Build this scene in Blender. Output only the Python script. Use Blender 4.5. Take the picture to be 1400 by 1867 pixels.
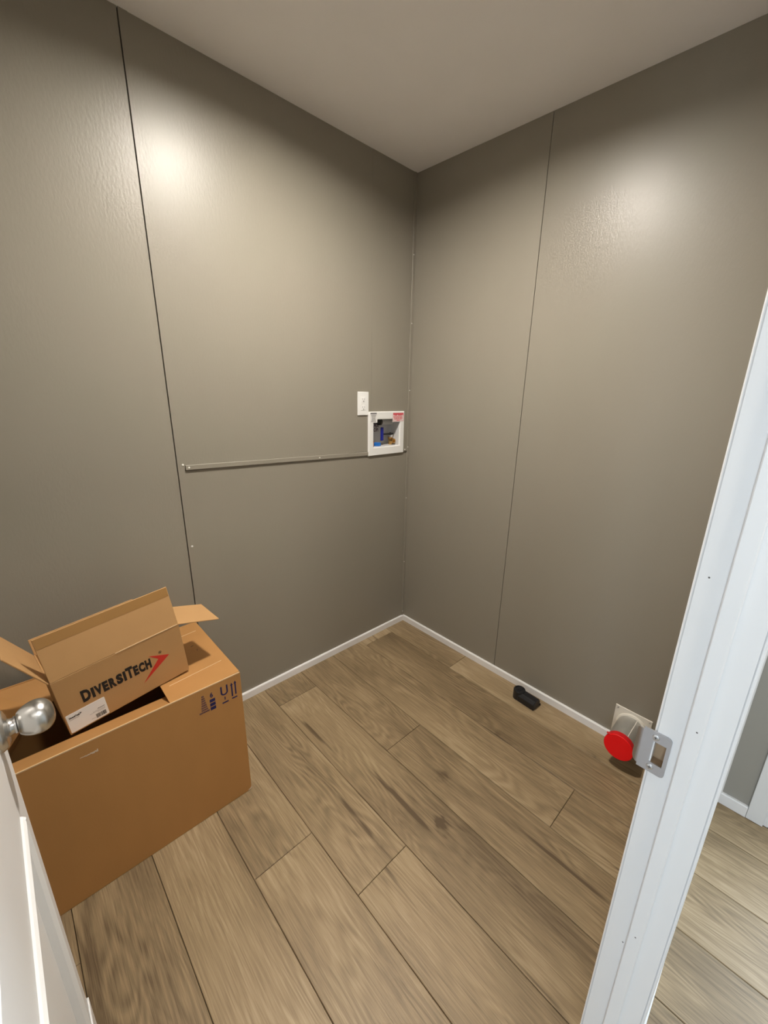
import bpy, bmesh, math, random
from mathutils import Vector, Matrix

# ---------------------------------------------------------------- clear
for o in list(bpy.data.objects):
    bpy.data.objects.remove(o, do_unlink=True)
scene = bpy.context.scene
COL = scene.collection
random.seed(7)
PI = math.pi

# ---------------------------------------------------------------- camera
CAM = Vector((-1.6851, -1.6667, 1.4488))
YAW, PITCH, ROLL = 0.77388, -0.29124, 0.03381
FPX, PPX, PPY = 745.574, 744.977, 932.369
fw = Vector((math.cos(PITCH) * math.cos(YAW), math.cos(PITCH) * math.sin(YAW), math.sin(PITCH)))
rt0 = Vector((math.sin(YAW), -math.cos(YAW), 0))
up0 = rt0.cross(fw)
rt = rt0 * math.cos(ROLL) + up0 * math.sin(ROLL)
up = -rt0 * math.sin(ROLL) + up0 * math.cos(ROLL)
cd = bpy.data.cameras.new('camera')
cam = bpy.data.objects.new('camera', cd)
COL.objects.link(cam)
m3 = Matrix((rt, up, -fw)).transposed()
cam.matrix_world = Matrix.Translation(CAM) @ m3.to_4x4()
cd.sensor_fit = 'AUTO'
cd.sensor_width = 36.0
cd.lens = FPX / 1867.0 * 36.0
cd.shift_x = (700.0 - PPX) / 1867.0
cd.shift_y = (PPY - 933.5) / 1867.0
cd.clip_start = 0.005
scene.camera = cam

# ---------------------------------------------------------------- view + world
vs = scene.view_settings
vs.view_transform = 'Standard'
vs.look = 'None'
vs.exposure = 0.34
vs.gamma = 1.0
vs.use_curve_mapping = False
w = bpy.data.worlds.new('sky')
scene.world = w
w.use_nodes = True
w.node_tree.nodes['Background'].inputs[0].default_value = (0.62, 0.75, 1.0, 1)
w.node_tree.nodes['Background'].inputs[1].default_value = 1.0

# daylight: tall end window and near glazed door, added for the hall's bluish light
HALL_S, HALL_W = -2.85, -4.20
WIN = (-2.75, -1.80, 0.45, 2.10)            # y range, z range of the added end window
HDY0, HDY1 = -1.835, -2.60                  # hall doorway, filled by the added glazed door
def daylight(name, loc, rot, sx, sy, energy, col):
    ld = bpy.data.lights.new(name, 'AREA')
    ld.shape = 'RECTANGLE'
    ld.size, ld.size_y, ld.energy, ld.color = sx, sy, energy, col
    lo = bpy.data.objects.new(name, ld)
    COL.objects.link(lo)
    lo.location = loc
    lo.rotation_euler = rot
    return lo
DAY = (0.72, 0.86, 1.0)
daylight('added_window_daylight', (HALL_W - 0.02, (WIN[0] + WIN[1]) / 2, (WIN[2] + WIN[3]) / 2), (PI / 2, 0, -PI / 2), WIN[1] - WIN[0] - 0.1, WIN[3] - WIN[2] - 0.1, 36.0, DAY)  # added lamp in the unseen window, tints the strike jamb blue
daylight('added_door_daylight', (0.045, (HDY0 + HDY1) / 2, 1.12), (PI / 2, 0, PI / 2), HDY0 - HDY1 - 0.2, 1.6, 26.0, DAY)  # added lamp before the glazed door, lights the open door face
LED_STRENGTH = 800.0
LED_COLOR = (1.0, 0.935, 0.85, 1)
HALL_LED = 195.0

HC = 2.4513        # ceiling height
YD_ROOM, YD_HALL = -1.598, -1.675   # faces of the doorway wall
XJ, XH = -1.085, -1.797             # strike jamb face, hinge jamb face
XL = -1.90                          # left side wall of the room

# ================================================================ helpers
def new_obj(name, me, m=None, parent=None):
    o = bpy.data.objects.new(name, me)
    COL.objects.link(o)
    if m is not None and me is not None and not me.materials:
        me.materials.append(m)
    if parent is not None:
        o.parent = parent
    return o

def finish(bm, name, m, parent=None, smooth=False):
    bmesh.ops.recalc_face_normals(bm, faces=bm.faces)
    me = bpy.data.meshes.new(name)
    bm.to_mesh(me)
    bm.free()
    if smooth:
        for p in me.polygons:
            p.use_smooth = True
    return new_obj(name, me, m, parent)

def bm_box(bm, a, b, mat=None):
    vs_ = [bm.verts.new((x, y, z)) for x in (a[0], b[0]) for y in (a[1], b[1]) for z in (a[2], b[2])]
    if mat is not None:
        for v in vs_:
            v.co = mat @ v.co
    for f in ((0, 1, 3, 2), (4, 6, 7, 5), (0, 4, 5, 1), (2, 3, 7, 6), (0, 2, 6, 4), (1, 5, 7, 3)):
        bm.faces.new([vs_[i] for i in f])
    return vs_

def box(name, a, b, m, parent=None, bevel=0.0, mat=None, seg=1):
    bm = bmesh.new()
    bm_box(bm, a, b, mat)
    if bevel > 0:
        bmesh.ops.bevel(bm, geom=list(bm.edges), offset=bevel, segments=seg, affect='EDGES', profile=0.5)
    return finish(bm, name, m, parent)

def bm_prism(bm, pts, ext):
    """polygon pts (3d) extruded by vector ext"""
    ext = Vector(ext)
    a = [bm.verts.new(Vector(p)) for p in pts]
    b = [bm.verts.new(Vector(p) + ext) for p in pts]
    n = len(pts)
    bm.faces.new(a)
    bm.faces.new(b[::-1])
    for i in range(n):
        bm.faces.new((a[i], a[(i + 1) % n], b[(i + 1) % n], b[i]))

def prism(name, pts, ext, m, parent=None):
    bm = bmesh.new()
    bm_prism(bm, pts, ext)
    return finish(bm, name, m, parent)

def frame_of(axis):
    axis = Vector(axis).normalized()
    t = Vector((0, 0, 1)) if abs(axis.z) < 0.9 else Vector((0, 1, 0))
    u = axis.cross(t).normalized()
    v = axis.cross(u).normalized()
    return axis, u, v

def bm_lathe(bm, profile, origin, axis, n=32, caps=True):
    """profile: list of (distance along axis, radius)"""
    ax, u, v = frame_of(axis)
    o = Vector(origin)
    rings = []
    for d, r in profile:
        if r < 1e-6:
            rings.append([bm.verts.new(o + ax * d)])
        else:
            rings.append([bm.verts.new(o + ax * d + u * (r * math.cos(2 * PI * k / n)) + v * (r * math.sin(2 * PI * k / n))) for k in range(n)])
    for A, B in zip(rings[:-1], rings[1:]):
        if len(A) == 1 and len(B) == 1:
            continue
        for k in range(n):
            k2 = (k + 1) % n
            if len(A) == 1:
                bm.faces.new((A[0], B[k], B[k2]))
            elif len(B) == 1:
                bm.faces.new((A[k], B[0], A[k2]))
            else:
                bm.faces.new((A[k], B[k], B[k2], A[k2]))
    if caps:
        if len(rings[0]) > 1:
            bm.faces.new(rings[0])
        if len(rings[-1]) > 1:
            bm.faces.new(rings[-1][::-1])

def lathe(name, profile, origin, axis, m, parent=None, n=32, smooth=True):
    bm = bmesh.new()
    bm_lathe(bm, profile, origin, axis, n)
    o = finish(bm, name, m, parent, smooth)
    if smooth:
        shade_auto(o)
    return o

def shade_auto(o, ang=0.6):
    me = o.data
    bm = bmesh.new()
    bm.from_mesh(me)
    for e in bm.edges:
        if len(e.link_faces) == 2:
            e.smooth = e.calc_face_angle(0) < ang
    for f in bm.faces:
        f.smooth = True
    bm.to_mesh(me)
    bm.free()

def empty(name, loc=(0, 0, 0), rot=(0, 0, 0)):
    o = bpy.data.objects.new(name, None)
    o.empty_display_size = 0.05
    COL.objects.link(o)
    o.location = loc
    o.rotation_euler = rot
    return o

def tag(o, label, cat, group=None):
    o['label'] = label
    o['category'] = cat
    if group:
        o['group'] = group
    return o

def struct(o, label=None):
    o['kind'] = 'structure'
    if label:
        o['label'] = label
    return o

def text_mesh(name, body, size, m, parent, loc, rot, bold=0.0, sx=1.0, ext=0.0002, align='LEFT', spacing=1.0):
    """flat print: text turned into a thin mesh, in the parent's coordinates"""
    cu = bpy.data.curves.new(name, 'FONT')
    cu.body = body
    cu.size = size
    cu.offset = bold
    cu.extrude = ext
    cu.align_x = align
    cu.space_character = spacing
    cu.resolution_u = 3
    tmp = bpy.data.objects.new(name + '_tmp', cu)
    COL.objects.link(tmp)
    bpy.context.view_layer.update()
    dg = bpy.context.evaluated_depsgraph_get()
    me = bpy.data.meshes.new_from_object(tmp.evaluated_get(dg))
    bpy.data.objects.remove(tmp, do_unlink=True)
    me.name = name
    me.materials.clear()
    R = Matrix.Translation(loc) @ rot.to_4x4() @ Matrix.Diagonal((sx, 1, 1, 1))
    me.transform(R)
    return new_obj(name, me, m, parent)

FACE_NEG_Y = Matrix(((1, 0, 0), (0, 0, -1), (0, 1, 0)))   # text x->x, y->z, normal -> -y

# ================================================================ materials
def nodes_of(name):
    m = bpy.data.materials.new(name)
    m.use_nodes = True
    nt = m.node_tree
    b = nt.nodes['Principled BSDF']
    return m, nt, b

def link(nt, a, b):
    nt.links.new(a, b)

def simple(name, col, rough=0.5, metal=0.0, var=0.06, vscale=8.0, bump=0.0, bscale=200.0, spec=0.5, stretch=(1, 1, 1)):
    m, nt, b = nodes_of(name)
    tc = nt.nodes.new('ShaderNodeTexCoord')
    mp = nt.nodes.new('ShaderNodeMapping')
    mp.inputs['Scale'].default_value = stretch
    link(nt, tc.outputs['Object'], mp.inputs['Vector'])
    n = nt.nodes.new('ShaderNodeTexNoise')
    n.inputs['Scale'].default_value = vscale
    n.inputs['Detail'].default_value = 4
    link(nt, mp.outputs[0], n.inputs['Vector'])
    mx = nt.nodes.new('ShaderNodeMix')
    mx.data_type = 'RGBA'
    c = Vector(col[:3])
    mx.inputs[6].default_value = (*(c * (1 - var)), 1)
    mx.inputs[7].default_value = (*(c * (1 + var)), 1)
    link(nt, n.outputs['Fac'], mx.inputs[0])
    link(nt, mx.outputs[2], b.inputs['Base Color'])
    b.inputs['Roughness'].default_value = rough
    b.inputs['Metallic'].default_value = metal
    b.inputs['Specular IOR Level'].default_value = spec
    if bump > 0:
        n2 = nt.nodes.new('ShaderNodeTexNoise')
        n2.inputs['Scale'].default_value = bscale
        n2.inputs['Detail'].default_value = 3
        link(nt, mp.outputs[0], n2.inputs['Vector'])
        bp = nt.nodes.new('ShaderNodeBump')
        bp.inputs['Strength'].default_value = bump
        bp.inputs['Distance'].default_value = 0.002
        link(nt, n2.outputs['Fac'], bp.inputs['Height'])
        link(nt, bp.outputs[0], b.inputs['Normal'])
    return m

def wood_material():
    m, nt, b = nodes_of('oak_plank')
    N = nt.nodes.new
    tc = N('ShaderNodeTexCoord')
    oi = N('ShaderNodeObjectInfo')
    mul = N('ShaderNodeMath'); mul.operation = 'MULTIPLY'; mul.inputs[1].default_value = 57.0
    link(nt, oi.outputs['Random'], mul.inputs[0])
    cmb = N('ShaderNodeCombineXYZ')
    link(nt, mul.outputs[0], cmb.inputs[0]); link(nt, mul.outputs[0], cmb.inputs[1]); link(nt, mul.outputs[0], cmb.inputs[2])
    add = N('ShaderNodeVectorMath'); add.operation = 'ADD'
    link(nt, tc.outputs['Object'], add.inputs[0]); link(nt, cmb.outputs[0], add.inputs[1])

    def noise(scale_vec, scale, detail=3, rough=0.55, dist=0.0):
        mp = N('ShaderNodeMapping'); mp.inputs['Scale'].default_value = scale_vec
        link(nt, add.outputs[0], mp.inputs['Vector'])
        n = N('ShaderNodeTexNoise')
        n.inputs['Scale'].default_value = scale; n.inputs['Detail'].default_value = detail
        n.inputs['Roughness'].default_value = rough; n.inputs['Distortion'].default_value = dist
        link(nt, mp.outputs[0], n.inputs['Vector'])
        return n.outputs['Fac']

    def math_(op, a, bb, clamp=False):
        q = N('ShaderNodeMath'); q.operation = op; q.use_clamp = clamp
        for i, v in enumerate((a, bb)):
            if isinstance(v, (int, float)):
                q.inputs[i].default_value = v
            elif v is not None:
                link(nt, v, q.inputs[i])
        return q.outputs[0]

    def ramp(val, p0, p1, c0=0.0, c1=1.0):
        r = N('ShaderNodeMapRange'); r.clamp = True
        link(nt, val, r.inputs[0])
        r.inputs[1].default_value = p0; r.inputs[2].default_value = p1
        r.inputs[3].default_value = c0; r.inputs[4].default_value = c1
        return r.outputs[0]
    # growth rings: contour lines of a stretched noise -> cathedral grain
    low = noise((1, 0.16, 1), 5.5, 2.5, 0.5, 0.3)
    rings = math_('SINE', math_('MULTIPLY', low, 170.0), None)
    rings = ramp(rings, -1.0, 1.0)
    fine = noise((1, 0.03, 1), 210.0, 4, 0.6)
    pores = noise((1, 0.03, 1), 420.0, 2, 0.5)
    patch = noise((1, 0.22, 1), 3.2, 3, 0.55, 0.6)
    smoke = noise((1, 0.25, 1), 8.0, 4, 0.6, 1.2)
    crackn = noise((1, 0.05, 1), 26.0, 2, 0.4, 0.25)
    crackm = noise((1, 0.3, 1), 3.4, 1, 0.5)
    # knots
    mp = N('ShaderNodeMapping'); mp.inputs['Scale'].default_value = (1, 0.5, 1)
    link(nt, add.outputs[0], mp.inputs['Vector'])
    dn = N('ShaderNodeTexNoise'); dn.inputs['Scale'].default_value = 24.0; dn.inputs['Detail'].default_value = 3
    link(nt, mp.outputs[0], dn.inputs['Vector'])
    dm = N('ShaderNodeVectorMath'); dm.operation = 'SCALE'; dm.inputs['Scale'].default_value = 0.06
    link(nt, dn.outputs['Color'], dm.inputs[0])
    da = N('ShaderNodeVectorMath'); da.operation = 'ADD'
    link(nt, mp.outputs[0], da.inputs[0]); link(nt, dm.outputs[0], da.inputs[1])
    vo = N('ShaderNodeTexVoronoi'); vo.inputs['Scale'].default_value = 3.6
    vo.inputs['Randomness'].default_value = 1.0
    link(nt, da.outputs[0], vo.inputs['Vector'])
    knot = ramp(vo.outputs['Distance'], 0.015, 0.12, 1.0, 0.0)
    knot = math_('POWER', knot, 2.2)

    base = N('ShaderNodeValToRGB')
    el = base.color_ramp.elements
    el[0].position = 0.0; el[0].color = (0.105, 0.070, 0.036, 1)
    el[1].position = 1.0; el[1].color = (0.460, 0.350, 0.218, 1)
    e = el.new(0.5); e.color = (0.298, 0.214, 0.119, 1)
    v = math_('MULTIPLY', ramp(patch, 0.28, 0.72), 0.42)
    v = math_('ADD', v, math_('MULTIPLY', ramp(fine, 0.30, 0.70), 0.28))
    v = math_('ADD', v, math_('MULTIPLY', math_('MULTIPLY', rings, ramp(smoke, 0.42, 0.58)), 0.22))
    v = math_('ADD', v, math_('MULTIPLY', ramp(pores, 0.3, 0.7), 0.10))
    v = math_('ADD', v, math_('MULTIPLY', math_('SUBTRACT', oi.outputs['Random'], 0.5), 0.22))
    v = math_('SUBTRACT', v, math_('MULTIPLY', ramp(smoke, 0.56, 0.76), 0.13))
    v = math_('SUBTRACT', v, math_('MULTIPLY', knot, 0.9))
    crack = math_('MULTIPLY', ramp(crackn, 0.66, 0.73), ramp(crackm, 0.52, 0.62))
    v = math_('SUBTRACT', v, math_('MULTIPLY', crack, 0.6), True)
    link(nt, v, base.inputs['Fac'])
    link(nt, base.outputs['Color'], b.inputs['Base Color'])
    b.inputs['Roughness'].default_value = 0.46
    b.inputs['Specular IOR Level'].default_value = 0.35
    bp = N('ShaderNodeBump'); bp.inputs['Strength'].default_value = 0.18; bp.inputs['Distance'].default_value = 0.0015
    link(nt, math_('ADD', fine, math_('MULTIPLY', pores, 0.5)), bp.inputs['Height'])
    link(nt, bp.outputs[0], b.inputs['Normal'])
    return m

M_PANEL = simple('taupe_wall_panel', (0.267, 0.242, 0.196), 0.38, var=0.03, vscale=5, bump=0.22, bscale=110, stretch=(1.3, 1.3, 0.5))
M_TRIM_T = simple('taupe_trim', (0.267, 0.242, 0.196), 0.42, var=0.03, bump=0.05, bscale=160)
M_BACK = simple('dark_gap', (0.03, 0.025, 0.02), 0.9)
M_CEIL = simple('ceiling_paint', (0.905, 0.885, 0.88), 0.75, var=0.02, bump=0.05, bscale=140)
M_WHITE = simple('white_paint', (0.74, 0.74, 0.735), 0.42, var=0.03, vscale=6, bump=0.05, bscale=90, stretch=(1, 1, 0.2))
M_BASE = simple('white_baseboard', (0.80, 0.79, 0.78), 0.4, var=0.04, vscale=12, bump=0.03)
M_HALLWALL = simple('hall_wall_panel', (0.315, 0.300, 0.265), 0.5, var=0.03, bump=0.06)
M_WOOD = wood_material()
M_SUB = simple('subfloor', (0.05, 0.035, 0.02), 0.9)
M_CARD = simple('cardboard', (0.43, 0.217, 0.072), 0.62, var=0.07, vscale=14, bump=0.06, bscale=220, spec=0.3, stretch=(1, 1, 0.35))
M_CARDIN = simple('cardboard_edge', (0.66, 0.46, 0.26), 0.75, var=0.08, vscale=60)
M_CARD2 = simple('cardboard_small', (0.46, 0.265, 0.112), 0.62, var=0.06, vscale=18, bump=0.06, bscale=240, spec=0.3)
M_TAPE = simple('brown_tape', (0.33, 0.175, 0.055), 0.4, var=0.05)
M_BLUE = simple('navy_ink', (0.008, 0.008, 0.075), 0.6)
M_BLACKINK = simple('black_ink', (0.008, 0.007, 0.007), 0.6)
M_GREYINK = simple('grey_ink', (0.20, 0.19, 0.18), 0.6)
M_VIOLINK = simple('violet_ink', (0.10, 0.05, 0.07), 0.6)
M_REDINK = simple('red_ink', (0.55, 0.028, 0.018), 0.55)
M_PINKLAB = simple('red_label', (0.66, 0.10, 0.12), 0.5)
M_LABEL = simple('label_paper', (0.80, 0.79, 0.77), 0.5, var=0.02)
M_SCUFF = simple('scuffed_paper', (0.66, 0.57, 0.47), 0.8)
M_PLAST = simple('white_plastic', (0.82, 0.82, 0.80), 0.35, var=0.02)
M_PLASTG = simple('grey_white_plastic', (0.62, 0.62, 0.62), 0.4, var=0.03)
M_CREAM = simple('cream_plastic', (0.74, 0.70, 0.62), 0.4, var=0.03)
M_STEEL = simple('brushed_nickel', (0.60, 0.59, 0.57), 0.26, metal=1.0, var=0.05, vscale=40, bump=0.03, bscale=400, stretch=(0.2, 1, 1))
M_STRIKE = simple('satin_steel', (0.48, 0.48, 0.50), 0.42, metal=1.0, var=0.05, vscale=50)
M_SCREW = simple('screw_steel', (0.62, 0.62, 0.62), 0.35, metal=1.0)
M_DUCT = simple('galvanised_duct', (0.60, 0.59, 0.55), 0.38, metal=0.75, var=0.14, vscale=26)
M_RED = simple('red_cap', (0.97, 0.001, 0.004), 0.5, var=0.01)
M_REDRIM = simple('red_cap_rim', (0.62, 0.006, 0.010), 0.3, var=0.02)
M_BLACK = simple('black_plastic', (0.010, 0.010, 0.012), 0.33, var=0.1)
M_BLACK2 = simple('worn_black_plastic', (0.045, 0.043, 0.042), 0.6, var=0.4, vscale=120)
M_HOLE = simple('raw_wood_mortise', (0.36, 0.25, 0.15), 0.8, var=0.12, vscale=60)
M_DARKHOLE = simple('dark_slot', (0.10, 0.09, 0.085), 0.7)
M_BRASS = simple('brass', (0.62, 0.38, 0.13), 0.28, metal=1.0, var=0.12, vscale=70)
M_CHROME = simple('chrome', (0.85, 0.85, 0.85), 0.12, metal=1.0)
M_BLUEPL = simple('blue_plastic', (0.012, 0.020, 0.26), 0.35)
M_BLUECAP = simple('bright_blue_plastic', (0.010, 0.12, 0.42), 0.35)
M_COPPER = simple('copper', (0.70, 0.36, 0.22), 0.3, metal=1.0)
M_NAIL = simple('white_nail', (0.80, 0.78, 0.74), 0.4)
M_GLASSW = simple('window_glass', (0.7, 0.8, 0.9), 0.1)

def emissive(name, col, strength):
    m, nt, b = nodes_of(name)
    b.inputs['Base Color'].default_value = (0.8, 0.8, 0.8, 1)
    b.inputs['Emission Color'].default_value = col
    b.inputs['Emission Strength'].default_value = strength
    return m
M_LED = emissive('led_diffuser', LED_COLOR, LED_STRENGTH)

# ================================================================ floor with planks
floor = struct(box('floor', (-4.2, HALL_S - 0.1, -0.03), (0.12, 0.12, -0.0062), M_SUB), 'oak look plank floor running through room and hall')
PX0, PW = -0.1557, 0.2019
joints = {0: -0.521, 1: -0.06, 2: -1.308, 3: -0.684, 4: -0.155, 5: -1.002, 6: -0.752, 7: -0.30 + 0.12, 8: -0.05, 9: -0.62}
PLEN = 1.52
def plank(x0, x1, y0, y1):
    g = 0.0008
    x0 += g; x1 -= g; y0 += g; y1 -= g
    cx, cy = (x0 + x1) / 2, (y0 + y1) / 2
    bv, dp = 0.0016, 0.0012
    hx, hy = (x1 - x0) / 2, (y1 - y0) / 2
    V = []
    for (ix, iy, z) in ((hx, hy, -0.006), (hx, hy, -dp), (hx - bv, hy - bv, 0.0)):
        V += [(-ix, -iy, z), (ix, -iy, z), (ix, iy, z), (-ix, iy, z)]
    F = [(8, 9, 10, 11), (3, 2, 1, 0)]
    for L in (0, 4):
        for k in range(4):
            k2 = (k + 1) % 4
            F.append((L + k, L + k2, L + 4 + k2, L + 4 + k))
    me = bpy.data.meshes.new('plank')
    me.from_pydata(V, [], F)
    o = new_obj('plank', me, M_WOOD, floor)
    o.location = (cx, cy, 0)
    return o
row = 0
x1 = 0.0
x0 = PX0
while x1 > -4.1:
    j = joints.get(row, -0.2 - ((row * 0.617) % 1.0) * 1.3)
    while j < 0:
        j += PLEN
    y_hi = j
    while y_hi > HALL_S:
        y_lo = y_hi - PLEN
        a, b_ = max(y_lo, HALL_S), min(y_hi, 0.0)
        if row == 0 and False:
            pass
        if b_ - a > 0.02 and not (x1 < XL - 0.05 and a > YD_HALL):
            plank(x0, x1, a, b_)
        y_hi = y_lo
    row += 1
    x1 = x0
    x0 = x0 - PW

# ================================================================ room shell
LX, LY, LHOLE = -0.900, -0.745, 0.069
bmx = bmesh.new()
bm_box(bmx, (-4.2, HALL_S - 0.1, HC), (LX - LHOLE, 0.12, HC + 0.05))
bm_box(bmx, (LX + LHOLE, HALL_S - 0.1, HC), (0.12, 0.12, HC + 0.05))
bm_box(bmx, (LX - LHOLE, HALL_S - 0.1, HC), (LX + LHOLE, LY - LHOLE, HC + 0.05))
bm_box(bmx, (LX - LHOLE, LY + LHOLE, HC), (LX + LHOLE, 0.12, HC + 0.05))
ceiling = struct(finish(bmx, 'ceiling', M_CEIL), 'off-white painted ceiling')

T = 0.012   # wall panel thickness
SL = -1.22  # seam on the back wall
SR = -0.7023
# back wall (image left) --------------------------------------------------
WBX0, WBX1, WBZ0, WBZ1 = -0.272, -0.082, 1.144, 1.289      # opening of the supply box
bmx = bmesh.new()
bm_box(bmx, (XL - 0.1, T, 0), (WBX0 - 0.005, 0.11, HC))
bm_box(bmx, (WBX1 + 0.005, T, 0), (0.12, 0.11, HC))
bm_box(bmx, (WBX0 - 0.005, T, 0), (WBX1 + 0.005, 0.11, WBZ0 - 0.005))
bm_box(bmx, (WBX0 - 0.005, T, WBZ1 + 0.005), (WBX1 + 0.005, 0.11, HC))
bm_box(bmx, (WBX0 - 0.005, 0.10, WBZ0 - 0.005), (WBX1 + 0.005, 0.11, WBZ1 + 0.005))
wall_back = struct(finish(bmx, 'wall_back', M_BACK), 'taupe panelled wall behind the cardboard boxes')
def panel_y(a, b):
    return box('panel', a, b, M_PANEL, wall_back, bevel=0.0008)
panel_y((XL, 0, 0.0), (SL - 0.0016, T, HC))
ZS = 1.125
# upper panel and lower panel right of the seam; cut round the recessed supply box
panel_y((SL + 0.0016, 0, ZS + 0.0006), (WBX0 - 0.008, T, HC))
bmx = bmesh.new()
bm_box(bmx, (WBX0 - 0.008, 0, WBZ1 + 0.008), (0.0, T, HC))
bm_box(bmx, (WBX1 + 0.008, 0, ZS + 0.0006), (0.0, T, WBZ1 + 0.008))
bm_box(bmx, (WBX0 - 0.008, 0, ZS + 0.0006), (WBX1 + 0.008, T, WBZ0 - 0.008))
finish(bmx, 'panel', M_PANEL, wall_back)
panel_y((SL + 0.0016, 0, 0.0), (0.0, T, ZS - 0.0006))
# a flat cover tape along the seam
box('cover_strip', (SL + 0.0020, -0.0007, 0.02), (SL + 0.026, 0, HC), M_PANEL, wall_back)
# right wall --------------------------------------------------------------
wall_right = struct(box('wall_right', (T, YD_HALL + 0.01, 0), (0.12, T, HC), M_BACK), 'taupe panelled wall with the capped duct')
def panel_x(a, b):
    return box('panel', a, b, M_PANEL, wall_right, bevel=0.0008)
panel_x((0, SR + 0.0011, 0.0), (T, 0, HC))
panel_x((0, YD_ROOM - 0.03, 0.0), (T, SR - 0.0011, HC))
# left side wall (out of view beside the door)
wall_left = struct(box('wall_left', (XL - 0.1, YD_HALL, 0), (XL, 0.0, HC), M_PANEL))
# door wall ---------------------------------------------------------------
DOOR_H = 2.05
bmx = bmesh.new()
bm_box(bmx, (XJ + 0.018, YD_HALL, 0), (0.0, YD_ROOM, HC))
bm_box(bmx, (HALL_W, YD_HALL, 0), (XH - 0.018, YD_ROOM, HC))
bm_box(bmx, (XH - 0.018, YD_HALL, DOOR_H + 0.018), (XJ + 0.018, YD_ROOM, HC))
wall_front = struct(finish(bmx, 'wall_front', M_PANEL), 'partition wall with the doorway')

# hall shell ----------------------------------------------------------------
# hall end wall with its own doorway
bmx = bmesh.new()
bm_box(bmx, (0.0, HDY0, 0), (0.11, YD_HALL, HC))
bm_box(bmx, (0.0, HALL_S, 0), (0.11, HDY1, HC))
bm_box(bmx, (0.0, HDY1, 2.05), (0.11, HDY0, HC))
wall_hall_end = struct(finish(bmx, 'wall_hall_end', M_HALLWALL), 'grey hall wall beyond the doorway')
struct(box('wall_hall_back', (HALL_W - 0.1, HALL_S - 0.1, 0), (0.11, HALL_S, HC), M_HALLWALL))
bmx = bmesh.new()
bm_box(bmx, (HALL_W - 0.1, HALL_S, 0), (HALL_W, WIN[0], HC))
bm_box(bmx, (HALL_W - 0.1, WIN[1], 0), (HALL_W, YD_ROOM, HC))
bm_box(bmx, (HALL_W - 0.1, WIN[0], 0), (HALL_W, WIN[1], WIN[2]))
bm_box(bmx, (HALL_W - 0.1, WIN[0], WIN[3]), (HALL_W, WIN[1], HC))
struct(finish(bmx, 'wall_hall_left', M_HALLWALL))
def glazing(name, y0, y1, z0, z1, x0, x1, fwid, label):
    bm = bmesh.new()
    bm_box(bm, (x0, y0, z0), (x1, y0 + fwid, z1))
    bm_box(bm, (x0, y1 - fwid, z0), (x1, y1, z1))
    bm_box(bm, (x0, y0 + fwid, z0), (x1, y1 - fwid, z0 + fwid))
    bm_box(bm, (x0, y0 + fwid, z1 - fwid), (x1, y1 - fwid, z1))
    o = struct(finish(bm, name, M_WHITE), label)
    xm = (x0 + x1) / 2
    box('pane', (xm - 0.003, y0 + fwid, z0 + fwid), (xm + 0.003, y1 - fwid, z1 - fwid), M_GLASSW, o)
    return o
glazing('added_window_1', WIN[0], WIN[1], WIN[2], WIN[3], HALL_W - 0.09, HALL_W - 0.04, 0.04, 'unseen tall hall window added for bluish daylight')  # out of view, put in as a source for the bluish light
glazing('added_door_2', HDY1 + 0.001, HDY0 - 0.015, 0.006, 2.04, 0.06, 0.10, 0.09, 'glazed white door added at the end of the hall for bluish daylight')  # glazing is added, to let a daylight lamp stand in the doorway

# baseboards ------------------------------------------------------------------
HB, TB = 0.0373, 0.010
def base_profile(n):
    return n
def baseboard(name, p0, p1, nrm, parent=None, h=HB, t=TB, m=None):
    """p0->p1 along the wall, nrm = direction into the room"""
    p0, p1, nrm = Vector((*p0, 0)), Vector((*p1, 0)), Vector((*nrm, 0))
    prof = [(0, 0.0003), (t, 0.0003), (t, h - 0.004), (t - 0.003, h), (0, h)]
    bm = bmesh.new()
    bm_prism(bm, [p0 + nrm * a + Vector((0, 0, z)) for a, z in prof], p1 - p0)
    return finish(bm, name, m or M_BASE, parent)
struct(baseboard('baseboard_back', (XL, -0.0003), (-0.0005, -0.0003), (0, -1)), 'low white baseboard under the back wall')
struct(baseboard('baseboard_right', (-0.0003, YD_ROOM), (-0.0003, -TB - 0.0008), (-1, 0)), 'low white baseboard under the duct wall')
struct(baseboard('baseboard_left', (XL + 0.0003, YD_ROOM), (XL + 0.0003, -TB - 0.0008), (1, 0)))
struct(baseboard('baseboard_hall_end', (-0.0003, HDY0 + 0.049), (-0.0003, YD_HALL - 0.016), (-1, 0), h=0.046, t=0.011), 'white baseboard of the hall')
struct(baseboard('baseboard_hall_front', (XJ + 0.065, YD_HALL - 0.0003), (-0.0005, YD_HALL - 0.0003), (0, -1), h=0.046, t=0.014))

# corner trims, strips -----------------------------------------------------------
def nail(parent, p, n, r=0.0028):
    return lathe('nail_head', [(-0.001, r * 0.9), (0.0008, r), (0.0018, r * 0.7), (0.0022, 0)], p, n, M_NAIL, parent, n=10)
t1 = struct(box('trim_1', (-0.0175, -0.0062, HB + 0.0005), (-0.0003, -0.0003, HC - 0.001), M_TRIM_T, bevel=0.0012), 'thin taupe strip up the room corner')
for z in (2.1, 1.78, 1.44, 1.128, 0.826, 0.414, 0.066):
    nail(t1, (-0.011, -0.0062, z), (0, -1, 0))
ts_rot = math.atan2(1.1135 - 1.1365, -0.3045 + 1.193)
L_ts = 0.889
t2 = struct(box('trim_2', (0, -0.0075, -0.0092), (L_ts, -0.0002, 0.0092), M_TRIM_T, bevel=0.0012), 'thin taupe batten running to the supply box')
t2.location = (-1.193, 0, 1.1365)
t2.rotation_euler = (0, -ts_rot, 0)
for x in (0.011, 0.588):
    nail(t2, (x, -0.0075, 0.0), (0, -1, 0), 0.0036)
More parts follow.
